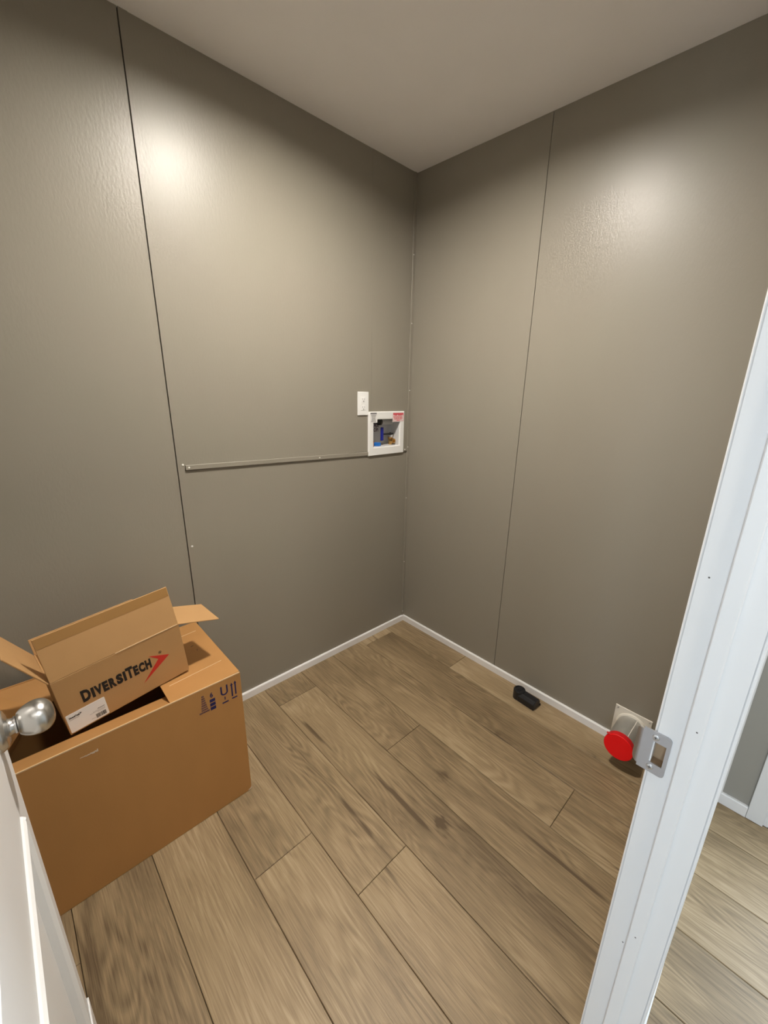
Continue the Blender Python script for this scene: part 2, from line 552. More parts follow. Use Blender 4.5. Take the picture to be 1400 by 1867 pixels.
t3 = struct(box('trim_3', (-0.0475, -0.0070, 1.1065), (-0.0180, -0.0003, 1.1245), M_TRIM_T, bevel=0.001), 'short end of the taupe batten beside the corner')
nail(t3, (-0.036, -0.0070, 1.1155), (0, -1, 0), 0.0032)
for p in ((-1.2004, 0.0, 1.1475), (-1.2042, 0.0, 0.8213)):
    n_ = nail(wall_back, (p[0], -0.0008, p[2]), (0, -1, 0), 0.0042)
# hall corner trim
struct(box('trim_4', (-0.012, YD_HALL - 0.034, 0.0465), (-0.0003, YD_HALL - 0.0003, HC - 0.001), M_BASE, bevel=0.001), 'white corner strip in the hall')

# ================================================================ door frame (strike side + hinge side)
frame = struct(empty('trim_5', (0, 0, 0)), 'white painted door frame')
Y_ST0, Y_ST1 = -1.6275, -1.6475
def jamb(x_face, s, nm='jamb'):
    """s=+1: face looks to -x, timber behind towards +x"""
    return box(nm, (min(x_face, x_face + s * 0.018), YD_HALL - 0.0005, 0.0004), (max(x_face, x_face + s * 0.018), YD_ROOM + 0.0005, DOOR_H + 0.018), M_WHITE, frame, bevel=0.0008)
# strike jamb with a mortise for the latch: built from pieces round the hole
SZ0, SZ1 = 0.9325, 0.9695
SY0, SY1 = -1.6125, -1.5955
bmx = bmesh.new()
y0, y1 = YD_HALL - 0.0005, YD_ROOM + 0.0005
bm_box(bmx, (XJ, y0, 0.0004), (XJ + 0.018, y1, SZ0 - 0.002))
bm_box(bmx, (XJ, y0, SZ1 + 0.002), (XJ + 0.018, y1, DOOR_H + 0.018))
bm_box(bmx, (XJ, y0, SZ0 - 0.002), (XJ + 0.018, SY0 - 0.001, SZ1 + 0.002))
bm_box(bmx, (XJ, SY1 + 0.001 - 0.0004, SZ0 - 0.002), (XJ + 0.018, y1, SZ1 + 0.002))
jb = finish(bmx, 'jamb', M_WHITE, frame)
bmx = bmesh.new()
my0, my1, mz0, mz1 = SY0 - 0.001, SY1 + 0.0006, SZ0 - 0.002, SZ1 + 0.002
bm_box(bmx, (XJ + 0.0145, my0, mz0), (XJ + 0.0178, my1, mz1))
bm_box(bmx, (XJ + 0.0006, my0, mz0), (XJ + 0.0145, my0 + 0.0008, mz1))
bm_box(bmx, (XJ + 0.0006, my1 - 0.0008, mz0), (XJ + 0.0145, my1, mz1))
bm_box(bmx, (XJ + 0.0006, my0 + 0.0008, mz0), (XJ + 0.0145, my1 - 0.0008, mz0 + 0.0008))
bm_box(bmx, (XJ + 0.0006, my0 + 0.0008, mz1 - 0.0008), (XJ + 0.0145, my1 - 0.0008, mz1))
finish(bmx, 'mortise', M_HOLE, jb)
jamb(XH, -1)
box('jamb', (XH, YD_HALL - 0.0005, DOOR_H), (XJ, YD_ROOM + 0.0005, DOOR_H + 0.018), M_WHITE, frame)
# stops
ST = 0.006
box('door_stop', (XJ - ST, Y_ST1, 0.0006), (XJ - 0.0002, Y_ST0, DOOR_H - 0.0004), M_WHITE, frame, bevel=0.0015)
box('door_stop', (XH + 0.0002, Y_ST1, 0.0006), (XH + ST, Y_ST0, DOOR_H - 0.0004), M_WHITE, frame, bevel=0.0015)
box('door_stop', (XH + ST, Y_ST1, DOOR_H - ST), (XJ - ST, Y_ST0, DOOR_H - 0.0002), M_WHITE, frame)
# casings, room side and hall side
for (ya, yb) in ((YD_ROOM + 0.0006, YD_ROOM + 0.0045), (YD_HALL - 0.0055, YD_HALL - 0.0006)):
    box('casing', (XJ + 0.0015, ya, 0.0006), (XJ + 0.062, yb, DOOR_H + 0.066), M_WHITE, frame, bevel=0.0015)
    box('casing', (XH - 0.062, ya, 0.0006), (XH - 0.004, yb, DOOR_H + 0.066), M_WHITE, frame, bevel=0.0015)
    box('casing', (XH - 0.004, ya, DOOR_H + 0.005), (XJ + 0.004, yb, DOOR_H + 0.066), M_WHITE, frame, bevel=0.0015)
# nail holes left in the paint
for (x, y, z) in ((XJ, -1.609, 1.235), (XJ - ST, -1.640, 1.02), (XJ - ST, -1.638, 0.60), (XJ, -1.6235, 0.56)):
    lathe('nail_hole', [(0, 0.0012), (0.0002, 0.0012)], (x - 0.0001, y, z), (-1, 0, 0), M_DARKHOLE, frame, n=8)

# strike plate ---------------------------------------------------------------------
strike = tag(empty('strike_plate', (XJ, -1.60, 0.951)), 'satin steel latch strike plate screwed to the white door jamb', 'strike plate')
def loc_prism(pts2, x0, x1, parent, name, m):
    return prism(name, [(x0, y, z) for y, z in pts2], (x1 - x0, 0, 0), m, parent)
# plate with a square hole, made of four bars of one mesh (local coordinates, y towards hall negative)
hy0, hy1, hz0, hz1 = SY0 + 1.60, SY1 + 1.60, SZ0 - 0.951, SZ1 - 0.951
py0, py1, pz = -0.0175, 0.0185, 0.0355
bmx = bmesh.new()
cr = 0.006
outer = []
for (cy, cz, a0) in ((py0 + cr, pz - cr, PI / 2), (py0 + cr, -pz + cr, PI)):
    for k in range(5):
        a = a0 + k * PI / 8
        outer.append((cy + cr * math.cos(a), cz + cr * math.sin(a)))
outer += [(py1, -pz), (py1, pz)]
inner = [(hy0, hz1), (hy0, hz0), (hy1, hz0), (hy1, hz1)]
xf, xb = -0.0022, -0.0002
def ringface(x):
    vo_ = [bmx.verts.new((x, y, z)) for y, z in outer]
    vi_ = [bmx.verts.new((x, y, z)) for y, z in inner]
    return vo_, vi_
def fill(vo_, vi_):
    n = len(vo_)
    # outer indices: 0-4 top-left arc, 5-9 bottom-left arc, 10 bottom right, 11 top right
    bmx.faces.new([vo_[i] for i in (3, 4, 5, 6)] + [vi_[1], vi_[0]])
    bmx.faces.new([vo_[i] for i in (6, 7, 8, 9, 10)] + [vi_[2], vi_[1]])
    bmx.faces.new([vo_[10], vo_[11], vi_[3], vi_[2]])
    bmx.faces.new([vo_[i] for i in (11, 0, 1, 2, 3)] + [vi_[0], vi_[3]])
fo, fi = ringface(xf)
bo, bi = ringface(xb)
fill(fo, fi); fill(bo, bi)
for A, B in ((fo, bo), (fi, bi)):
    for k in range(len(A)):
        k2 = (k + 1) % len(A)
        bmx.faces.new((A[k], A[k2], B[k2], B[k]))
finish(bmx, 'plate', M_STRIKE, strike)
# curved lip that leads the latch in
bmx = bmesh.new()
prev = None
for k in range(8):
    a = k / 7 * 1.25
    R_ = 0.010
    y = py1 - 0.0005 + R_ * math.sin(a)
    x = xf + R_ * (1 - math.cos(a))
    hh = 0.031 - 0.006 * (k / 7) ** 2
    c = [bmx.verts.new((x, y, -hh)), bmx.verts.new((x, y, hh)), bmx.verts.new((x + 0.0018, y - 0.0004, hh)), bmx.verts.new((x + 0.0018, y - 0.0004, -hh))]
    if prev:
        for i in range(4):
            bmx.faces.new((prev[i], prev[(i + 1) % 4], c[(i + 1) % 4], c[i]))
    else:
        bmx.faces.new(c)
    prev = c
bmx.faces.new(prev[::-1])
finish(bmx, 'lip', M_STRIKE, strike, smooth=False)
for (y, z) in ((0.0025, 0.0262), (0.0015, -0.0262)):
    sc_ = lathe('screw', [(0, 0.0046), (0.0008, 0.0044), (0.0012, 0.0030), (0.0012, 0)], (xf, y, z), (-1, 0, 0), M_SCREW, strike, n=16)
    bmx = bmesh.new()
    bm_box(bmx, (xf - 0.00145, y - 0.0023, z - 0.0005), (xf - 0.0011, y + 0.0023, z + 0.0005))
    bm_box(bmx, (xf - 0.00145, y - 0.0005, z - 0.0023), (xf - 0.0011, y + 0.0005, z + 0.0023))
    finish(bmx, 'screw_slot', M_DARKHOLE, sc_)

# ================================================================ door (open, nearly edge-on)
XF = -1.757
door = struct(empty('door_1', (XH, YD_ROOM, 0)), 'white panelled door standing open against the side of the room')
def dbox(name, y0, y1, z0, z1, x0, x1, bevel=0.0012, parent=None):
    o = box(name, (x0 - XH, y0 - YD_ROOM, z0), (x1 - XH, y1 - YD_ROOM, z1), M_WHITE, parent or door, bevel=bevel)
    return o
DY0, DY1 = -1.585, -0.878      # hinge edge, latch edge
XB = XF - 0.035
SW = 0.092
dbox('stile', DY1 - SW, DY1, 0.012, 2.04, XB, XF)
dbox('stile', DY0, DY0 + SW, 0.012, 2.04, XB, XF)
RA = (DY0 + SW, DY1 - SW)
for z0, z1 in ((0.012, 0.20), (0.832, 1.03), (1.93, 2.04)):
    dbox('rail', RA[0], RA[1], z0, z1, XB, XF)
for z0, z1 in ((0.20, 0.832), (1.03, 1.93)):
    dbox('panel', RA[0], RA[1], z0, z1, XB + 0.009, XF - 0.009, bevel=0)
    mw = 0.016
    for side in (1,):
        xo, xi = XF - 0.0004, XF - 0.009
        def bevstrip(p0, p1, inward):
            p0, p1, inward = Vector(p0), Vector(p1), Vector(inward)
            off = Vector((-XH, -YD_ROOM, 0))
            q0 = p0 + off - inward * 0.004
            X_ = Vector((1, 0, 0))
            a = [q0, q0 + X_ * 0.003 + inward * 0.002, q0 + X_ * 0.006 + inward * 0.006, q0 + X_ * 0.006 + inward * 0.010, q0 + X_ * 0.001 + inward * 0.016, q0 - X_ * 0.0085 + inward * 0.020, q0 - X_ * 0.0085 + inward * 0.0045, q0 + inward * 0.0042]
            prism('moulding', a, p1 - p0, M_WHITE, door)
        bevstrip((xo, RA[0], z1), (xo, RA[1], z1), (0, 0, -1))
        bevstrip((xo, RA[0], z0), (xo, RA[1], z0), (0, 0, 1))
        bevstrip((xo, RA[0], z0), (xo, RA[0], z1), (0, 1, 0))
        bevstrip((xo, RA[1], z0), (xo, RA[1], z1), (0, -1, 0))
# thin white plate on the low corner of the latch stile
gd = dbox('corner_plate', DY1 - 0.055, DY1 + 0.0025, 0.08, 0.252, XF + 0.0003, XF + 0.0035, bevel=0.001)
dbox('corner_plate', DY1 + 0.0005, DY1 + 0.0025, 0.08, 0.252, XB, XF + 0.0003, bevel=0, parent=gd)
# latch face plate on the edge
fp = box('latch_plate', (XB + 0.006 - XH, DY1 - YD_ROOM, 0.925), (XF - 0.006 - XH, DY1 + 0.0012 - YD_ROOM, 0.99), M_STEEL, door)
# hinges
for z in (0.25, 1.02, 1.8):
    lathe('hinge', [(0, 0.006), (0.09, 0.006)], (0.0, 0.006, z), (0, 0, 1), M_STEEL, door, n=12)
# knob set
KZ, KY = 0.964, -0.936
ko = (XF - XH, KY - YD_ROOM, KZ)
rose = lathe('rosette', [(0, 0.0305), (0.002, 0.0305), (0.006, 0.0285), (0.0095, 0.026), (0.012, 0.019), (0.013, 0.0)], ko, (1, 0, 0), M_STEEL, door, n=48)
neck = [(0.010, 0.0165), (0.0125, 0.0130), (0.0150, 0.0115), (0.0185, 0.0112), (0.0190, 0.0128), (0.0210, 0.0128), (0.0215, 0.0112)]
egg = []
for k in range(1, 23):
    t = k / 22 * PI
    d = 0.0405 - 0.0235 * math.cos(t)
    r = 0.0250 * math.sin(t) ** 0.85 * (1.0 - 0.14 * math.cos(t))
    if d > 0.0222:
        egg.append((d, max(r, 0.0)))
egg[-1] = (egg[-1][0], 0.0)
knob = lathe('knob', neck + egg, ko, (1, 0, 0), M_STEEL, door, n=48)
knob['label'] = 'brushed nickel egg shaped knob'

# hall doorway casing + far door beyond
hf = struct(empty('trim_6', (0, 0, 0)), 'white casing of the next doorway along the hall')
box('casing', (-0.011, HDY0 + 0.0005, 0.0006), (-0.0004, HDY0 + 0.048, 2.10), M_WHITE, hf, bevel=0.0012)
box('casing', (-0.011, HDY1 - 0.048, 0.0006), (-0.0004, HDY1 - 0.0005, 2.10), M_WHITE, hf, bevel=0.0012)
box('jamb', (0.0004, HDY0 - 0.014, 0.0006), (0.11, HDY0 - 0.0004, 2.04), M_WHITE, hf)

# ================================================================ ceiling lamp (just above the top of the frame)
lamp = tag(empty('ceiling_light', (LX, LY, HC)), 'round white recessed LED light over the taupe panelled room', 'ceiling light')
lathe('diffuser', [(0.0, 0.064), (0.004, 0.064), (0.0041, 0.0)], (0, 0, 0.019), (0, 0, -1), M_LED, lamp, n=40, smooth=False)
bmx = bmesh.new()
bm_lathe(bmx, [(-0.030, 0.065), (0.001, 0.067), (0.004, 0.070), (0.004, 0.096), (0.0002, 0.102), (0.0002, 0.0685), (-0.030, 0.0675), (-0.030, 0.065)], (0, 0, -0.0001), (0, 0, -1), 40, caps=False)
finish(bmx, 'trim_ring', M_PLAST, lamp, True)
M_LED2 = emissive('hall_led_diffuser', (1.0, 0.95, 0.88, 1), HALL_LED)
lamp2 = tag(empty('ceiling_light', (-1.30, -2.30, HC)), 'round white flush LED disc light on the hall ceiling', 'ceiling light')
lathe('diffuser', [(0.0, 0.078), (0.0075, 0.078), (0.0076, 0.0)], (0, 0, -0.0001), (0, 0, -1), M_LED2, lamp2, n=40, smooth=False)
bmx = bmesh.new()
bm_lathe(bmx, [(0, 0.080), (0, 0.100), (0.004, 0.099), (0.009, 0.086), (0.009, 0.080), (0, 0.080)], (0, 0, -0.0001), (0, 0, -1), 40, caps=False)
finish(bmx, 'trim_ring', M_PLAST, lamp2, True)

# ================================================================ wall outlet
out = tag(empty('wall_outlet', (-0.3375, 0, 1.3695)), 'white duplex wall outlet above the supply box', 'outlet')
box('cover_plate', (-0.035, -0.0058, -0.0575), (0.035, -0.0002, 0.0575), M_PLAST, out, bevel=0.0025, seg=2)
box('insert', (-0.0168, -0.0068, -0.0335), (0.0168, -0.0056, 0.0335), M_PLAST, out, bevel=0.0006)
for s in (1, -1):
    zc = s * 0.0192
    rc = lathe('socket', [(0, 0.0142), (0.0006, 0.0140), (0.0009, 0.0132), (0.0009, 0)], (0, -0.0068, zc), (0, -1, 0), M_PLAST, out, n=24)
    for dx, hh in ((-0.0062, 0.0042), (0.0062, 0.0034)):
        box('slot', (dx - 0.0009, -0.0080, zc + 0.003 - hh), (dx + 0.0009, -0.0076, zc + 0.003 + hh), M_GREYINK, rc)
    lathe('ground_hole', [(0, 0.0024), (0.0004, 0.0024)], (0, -0.0076, zc - 0.0075), (0, -1, 0), M_DARKHOLE, rc, n=10)

# ================================================================ recessed washing machine supply box
sb = tag(empty('supply_box', (-0.177, 0, 1.2145)), 'white recessed washer water supply box with valves inside', 'supply box')
def S(x, y, z):
    return (x + 0.177, y, z - 1.2145)
FX0, FX1, FZ0, FZ1 = -0.3045, -0.0490, 1.1005, 1.3290
bmx = bmesh.new()
O_ = [(FX0, FZ0), (FX1, FZ0), (FX1, FZ1), (FX0, FZ1)]
I_ = [(WBX0, WBZ0), (WBX1, WBZ0), (WBX1, WBZ1), (WBX0, WBZ1)]
def ring4(pts, y):
    return [bmx.verts.new(S(x, y, z)) for x, z in pts]
def inset(pts, d):
    return [(pts[0][0] + d, pts[0][1] + d), (pts[1][0] - d, pts[1][1] + d), (pts[2][0] - d, pts[2][1] - d), (pts[3][0] + d, pts[3][1] - d)]
rings_ = [ring4(O_, -0.0003), ring4(O_, -0.0065), ring4(inset(O_, 0.003), -0.0105), ring4(inset(I_, -0.003), -0.0105), ring4(I_, -0.0075), ring4(I_, -0.0003)]
for A, B in zip(rings_[:-1], rings_[1:]):
    for k in range(4):
        k2 = (k + 1) % 4
        bmx.faces.new((A[k], A[k2], B[k2], B[k]))
for k in range(4):
    k2 = (k + 1) % 4
    bmx.faces.new((rings_[-1][k], rings_[-1][k2], rings_[0][k2], rings_[0][k]))
finish(bmx, 'face_frame', M_PLAST, sb)
DEP = 0.085
bmx = bmesh.new()
th = 0.003
bm_box(bmx, S(WBX0 - th, 0.0002, WBZ0 - th), S(WBX0, DEP, WBZ1 + th))
bm_box(bmx, S(WBX1, 0.0002, WBZ0 - th), S(WBX1 + th, DEP, WBZ1 + th))
bm_box(bmx, S(WBX0, 0.0002, WBZ0 - th), S(WBX1, DEP, WBZ0))
bm_box(bmx, S(WBX0, 0.0002, WBZ1), S(WBX1, DEP, WBZ1 + th))
bm_box(bmx, S(WBX0, DEP - th, WBZ0), S(WBX1, DEP, WBZ1))
finish(bmx, 'recess', M_PLASTG, sb)
# drain knock-out and top fitting
lathe('drain_tube', [(0, 0.016), (0.085, 0.016), (0.085, 0.0)], S(-0.160, 0.062, 1.268), (1, 0, 0), M_PLASTG, sb, n=20)
lathe('drain_collar', [(0, 0.019), (0.014, 0.019), (0.016, 0.015), (0.016, 0)], S(-0.178, 0.060, 1.270), (1, 0, 0), M_BLACK2, sb, n=20)
box('bracket', S(-0.216, 0.045, 1.262), S(-0.176, 0.080, 1.2885), M_BLACK, sb, bevel=0.002)
# valves
def valve(x, y, z, handle_mat, nm):
    v = lathe(nm, [(0, 0.011), (0.030, 0.011), (0.032, 0.014), (0.044, 0.014), (0.046, 0.010), (0.056, 0.010), (0.056, 0)], S(x, y, z), (0, 0, 1), M_BRASS, sb, n=20)
    lathe('outlet_thread', [(0, 0.010), (0.018, 0.010), (0.019, 0.0135), (0.030, 0.0135), (0.030, 0.0085), (0.022, 0.008), (0.022, 0)], S(x, y, z + 0.022), (0, -1, 0), M_BRASS, v, n=20)
    return v
v1 = valve(-0.103, 0.045, WBZ0 + 0.0005, M_BLUEPL, 'valve')
lathe('valve_nut', [(0, 0.0135), (0.012, 0.0145), (0.014, 0.010), (0.014, 0)], S(-0.106, 0.040, 1.186), (0, 0, 1), M_CHROME, v1, n=6, smooth=False)
box('valve_lever', S(-0.168, 0.032, 1.2005), S(-0.088, 0.052, 1.2075), M_BLACK, v1, bevel=0.002)
lathe('lever_screw', [(0, 0.005), (0.004, 0.005), (0.004, 0)], S(-0.106, 0.043, 1.2075), (0, 0, 1), M_BLACK2, v1, n=12)
hd = box('lever_handle', S(-0.1850, 0.028, 1.170), S(-0.1670, 0.037, 1.243), M_BLUEPL, v1, bevel=0.003, seg=2)
hd['label'] = 'dark blue paddle handle'
lathe('supply_cap', [(0, 0.024), (0.014, 0.024), (0.017, 0.021), (0.017, 0)], S(-0.207, 0.040, WBZ0 + 0.0005), (0, 0, 1), M_BLUECAP, sb, n=24)
v2 = lathe('supply_stub', [(0, 0.007), (0.022, 0.007), (0.023, 0.009), (0.029, 0.009), (0.029, 0)], S(-0.2545, 0.018, WBZ0 + 0.0005), (0, 0, 1), M_COPPER, sb, n=16)
box('clip', S(-0.232, 0.068, 1.205), S(-0.214, 0.081, 1.212), M_BLACK, sb, bevel=0.002)
# printed words on the back of the recess
text_mesh('printed_word', 'PEX', 0.027, M_VIOLINK, sb, S(-0.194, DEP - th - 0.0004, 1.2385), FACE_NEG_Y, bold=0.0008, sx=0.80)
text_mesh('printed_word', 'OPi', 0.027, M_VIOLINK, sb, S(-0.194, DEP - th - 0.0004, 1.2155), FACE_NEG_Y, bold=0.0008, sx=0.80)
# two paper labels on the frame
lb = box('paper_label', S(-0.2985, -0.0110, 1.2735), S(-0.2480, -0.0106, 1.3270), M_LABEL, sb)
lb['label'] = 'small white label with grey print'
bmx = bmesh.new()
random.seed(3)
bm_box(bmx, S(-0.2945, -0.0113, 1.3185), S(-0.2530, -0.0110, 1.3230))
finish(bmx, 'printed_heading', M_BLACKINK, lb)
bmx = bmesh.new()
for r in range(9):
    z = 1.3145 - r * 0.0044
    wd = (0.019, 0.0165, 0.0145, 0.013, 0.012, 0.0125, 0.0135, 0.0155, 0.0175)[r]
    x = -0.2737 - wd
    while x < -0.2737 + wd:
        l = random.uniform(0.002, 0.007)
        bm_box(bmx, S(x, -0.0113, z - 0.0012), S(min(x + l, -0.2737 + wd), -0.0110, z + 0.0012))
        x += l + 0.0012
finish(bmx, 'printed_lines', M_GREYINK, lb)['kind'] = 'stuff'
rl = box('paper_label', S(-0.1395, -0.0110, 1.2735), S(-0.0545, -0.0106, 1.3235), M_LABEL, sb)
rl['label'] = 'red and white warning label'
bmx = bmesh.new()
X0, X1, Z0, Z1 = -0.1360, -0.0575, 1.2765, 1.3210
bm_box(bmx, S(X0, -0.0113, 1.3065), S(X1, -0.0110, Z1))
bm_box(bmx, S(X0, -0.0113, Z0), S(X0 + 0.002, -0.0110, 1.3065))
bm_box(bmx, S(X1 - 0.002, -0.0113, Z0), S(X1, -0.0110, 1.3065))
bm_box(bmx, S(X0, -0.0113, Z0), S(X1, -0.0110, Z0 + 0.002))
for r in range(5):
    z = 1.3025 - r * 0.0042
    x = X0 + 0.008 - 0.004 * (r < 2)
    while x < X1 - 0.010:
        l = random.uniform(0.004, 0.011)
        bm_box(bmx, S(x, -0.0113, z - 0.0015), S(min(x + l, X1 - 0.008), -0.0110, z + 0.0015))
        x += l + 0.0016
bm_box(bmx, S(-0.108, -0.0113, Z0 + 0.003), S(-0.086, -0.0110, Z0 + 0.0055))
finish(bmx, 'printed_warning', M_PINKLAB, rl)['kind'] = 'stuff'
bmx = bmesh.new()
for x in (-0.131, -0.103, -0.0665):
    bm_lathe(bmx, [(0, 0.0028), (0.0003, 0.0028)], S(x, -0.0113, 1.3085), (0, -1, 0), 6)
finish(bmx, 'printed_marks', M_LABEL, rl)['kind'] = 'stuff'

# ================================================================ capped duct on the right wall
vt = tag(empty('duct_stub', (0, -1.379, 0.113)), 'metal dryer duct stub with a bright red cap sticking out of the wall', 'duct')
PS = 0.071
box('wall_plate', (-0.005, -PS, -PS), (-0.0003, PS, PS), M_CREAM, vt, bevel=0.0015)
for sy in (1, -1):
    for sz in (1, -1):
        lathe('screw', [(0, 0.0035), (0.001, 0.003), (0.001, 0)], (-0.005, sy * 0.061, sz * 0.061), (-1, 0, 0), M_SCREW, vt, n=10)
lathe('collar', [(0, 0.0585), (0.006, 0.0575), (0.0085, 0.0535)], (-0.005, 0, 0), (-1, 0, 0), M_CREAM, vt, n=40)
tb = lathe('duct_tube', [(0, 0.0515), (0.130, 0.0515)], (-0.010, 0, 0), (-1, 0, 0), M_DUCT, vt, n=48)
a = math.radians(112)
box('duct_seam', (-0.135, 0.0, -0.0015), (-0.011, 0.0016, 0.0015), M_CREAM, tb, mat=Matrix.Translation((0, 0.0510 * math.cos(a), 0.0510 * math.sin(a))) @ Matrix.Rotation(a, 4, 'X'))
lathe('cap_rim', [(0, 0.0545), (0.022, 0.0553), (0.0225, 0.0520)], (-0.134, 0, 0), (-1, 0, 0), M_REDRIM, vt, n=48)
lathe('cap_face', [(0, 0.0540), (0.0014, 0.0530), (0.0016, 0)], (-0.1562, 0, 0), (-1, 0, 0), M_RED, vt, n=48)
bx = box('pull_tab', (-0.158, 0.036, 0.036), (-0.150, 0.050, 0.040), M_REDRIM, vt, bevel=0.001)

# ================================================================ black plastic fitting on the floor
bf = tag(empty('black_fitting', (-0.077, -0.94, 0.0)), 'small black plastic fitting with a round head lying by the baseboard', 'fitting')
# body: length along -y, chamfered top edges
LB0, LB1, HW = 0.030, -0.058, 0.029
prof = [(-HW, 0.0004), (HW, 0.0004), (HW, 0.029), (HW - 0.013, 0.043), (-HW + 0.013, 0.043), (-HW, 0.029)]
bmx = bmesh.new()
bm_prism(bmx, [(x, LB0, z) for x, z in prof], (0, LB1 - LB0, 0))
bmesh.ops.bevel(bmx, geom=list(bmx.edges), offset=0.0012, segments=1, affect='EDGES')
body = finish(bmx, 'body', M_BLACK, bf)
bmx = bmesh.new()
pr2 = [(x * 0.84, 0.0035 + (z - 0.0004) * 0.88) for x, z in prof]
bm_prism(bmx, [(x, LB1 - 0.0002, z) for x, z in pr2], (0, -0.0010, 0))
finish(bmx, 'end_panel', M_BLACK2, bf)
box('end_tab', (0.026, LB1 - 0.004, 0.0005), (0.033, LB1 + 0.004, 0.012), M_BLACK, bf, bevel=0.001)
lathe('round_head', [(0.0004, 0.0285), (0.045, 0.0285), (0.0475, 0.0265), (0.0475, 0.021), (0.0445, 0.020), (0.0445, 0.010), (0.0465, 0.009), (0.0465, 0)], (0.0, 0.040, 0), (0, 0, 1), M_BLACK, bf, n=32)
bf.rotation_euler = (0, 0, -0.05)

# ================================================================ large cardboard box
BX0, BX1, BY0, BY1, BH = -1.845, -1.240, -0.463, -0.045, 0.517
big = tag(empty('cardboard_box', (BX0, BY0, 0)), 'large brown cardboard box on the floor with blue shipping symbols', 'box')
TC = 0.005
def B(x, y, z):
    return (x - BX0, y - BY0, z)
box('front_panel', B(BX0, BY0, 0.0006), B(BX1, BY0 + TC, BH), M_CARD, big, bevel=0.0018, seg=2)
box('back_panel', B(BX0, BY1 - TC, 0.0006), B(BX1, BY1, BH - 0.002), M_CARD, big, bevel=0.0015)
box('side_panel', B(BX0, BY0 + TC, 0.0006), B(BX0 + TC, BY1 - TC, BH - 0.002), M_CARD, big, bevel=0.001)
box('side_panel', B(BX1 - TC, BY0 + TC, 0.0006), B(BX1, BY1 - TC, BH - 0.006), M_CARD, big, bevel=0.001)
box('bottom_panel', B(BX0 + TC, BY0 + TC, 0.0006), B(BX1 - TC, BY1 - TC, 0.006), M_CARD, big)
# right flap folded flat over the top
FT = 0.004
bmx = bmesh.new()
xa, xb_ = -1.451, BX1 - 0.0005
za, zb = 0.5105, 0.5170
pts = [(xa, BY0 + 0.0075), (xb_ - 0.002, BY0 + 0.0060), (xb_, BY0 + 0.010), (xb_, BY1 + 0.002), (xa, BY1 + 0.002)]
top = [bmx.verts.new(B(x, y, za + (zb - za) * (x - xa) / (xb_ - xa))) for x, y in pts]
bot = [bmx.verts.new(v.co - Vector((0, 0, FT))) for v in top]
bmx.faces.new(top); bmx.faces.new(bot[::-1])
for k in range(len(pts)):
    k2 = (k + 1) % len(pts)
    bmx.faces.new((top[k], top[k2], bot[k2], bot[k]))
rf = finish(bmx, 'top_flap', M_CARD, big)
def flap_z(x):
    return za + (zb - za) * (x - xa) / (xb_ - xa)
# score lines pressed into the flap
for (pA, pB) in (((-1.43, -0.372), (-1.262, -0.360)), ((-1.345, -0.118), (-1.262, -0.112))):
    bmx = bmesh.new()
    d = (Vector(pB) - Vector(pA)).normalized()
    nrm = Vector((-d.y, d.x)) * 0.0012
    q = [Vector(pA) - nrm, Vector(pB) - nrm, Vector(pB) + nrm, Vector(pA) + nrm]
    bm_prism(bmx, [B(p.x, p.y, flap_z(p.x) + 0.0001) for p in q], (0, 0, 0.0006))
    finish(bmx, 'score_line', M_CARDIN, rf)
# staples in the flap
for (x, y, a_) in ((-1.306, -0.205, 0.4), (-1.300, -0.240, 1.3)):
    box('staple', (-0.005, -0.0007, 0.0001), (0.005, 0.0007, 0.0008), M_BLACK2, rf, mat=Matrix.Translation(B(x, y, flap_z(x))) @ Matrix.Rotation(a_, 4, 'Z'))
# front flap folded inwards, sagging
def quad_slab(name, p, t, m, parent):
    p = [Vector(q) for q in p]
    n = (p[1] - p[0]).cross(p[3] - p[0]).normalized()
    if n.z > 0:
        n = -n
    bm = bmesh.new()
    bm_prism(bm, p, n * t)
    return finish(bm, name, m, parent)
quad_slab('top_flap', [B(BX0 + 0.004, BY0 + 0.0012, BH - 0.0008), B(BX1 - 0.006, BY0 + 0.0012, BH - 0.0075), B(BX1 - 0.012, -0.377, 0.482), B(BX0 + 0.012, -0.377, 0.486)], 0.003, M_CARD, big)
# back flap folded inwards, sagging
quad_slab('top_flap', [B(BX0 + 0.004, BY1 - 0.0012, BH - 0.003), B(BX1 - 0.006, BY1 - 0.0012, BH - 0.0075), B(BX1 - 0.012, BY1 - 0.10, 0.470), B(BX0 + 0.012, BY1 - 0.10, 0.470)], 0.003, M_CARD, big)
# left flap, loose
quad_slab('top_flap', [B(BX0 - 0.001, BY0 + 0.012, BH + 0.001), B(-1.808, -0.300, 0.462), B(-1.727, -0.085, 0.462), B(-1.735, BY1 - 0.008, 0.466), B(BX0 - 0.001, BY1 - 0.004, BH + 0.001)][0:5], 0.003, M_CARD, big)
# printed shipping marks on the front (navy ink)
def ink(name, polys, m, parent, y=BY0 - 0.0004, t=0.0003):
    bm = bmesh.new()
    for p in polys:
        bm_prism(bm, [B(x, y, z) for x, z in p], (0, t, 0))
    return finish(bm, name, m, parent)
def rect(x0, z0, x1, z1):
    return [(x0, z0), (x1, z0), (x1, z1), (x0, z1)]
# this way up
polys = []
for xc, zb_, zt in ((-1.2722, 0.4375, 0.4910), (-1.2605, 0.4400, 0.4935)):
    polys.append(rect(xc - 0.0023, zb_, xc + 0.0023, zt - 0.010))
    polys.append([(xc - 0.0048, zt - 0.0105), (xc + 0.0048, zt - 0.0105), (xc, zt)])
polys.append(rect(-1.2745, 0.4268, -1.2570, 0.4318))
ink('this_way_up_mark', polys, M_BLUE, big)
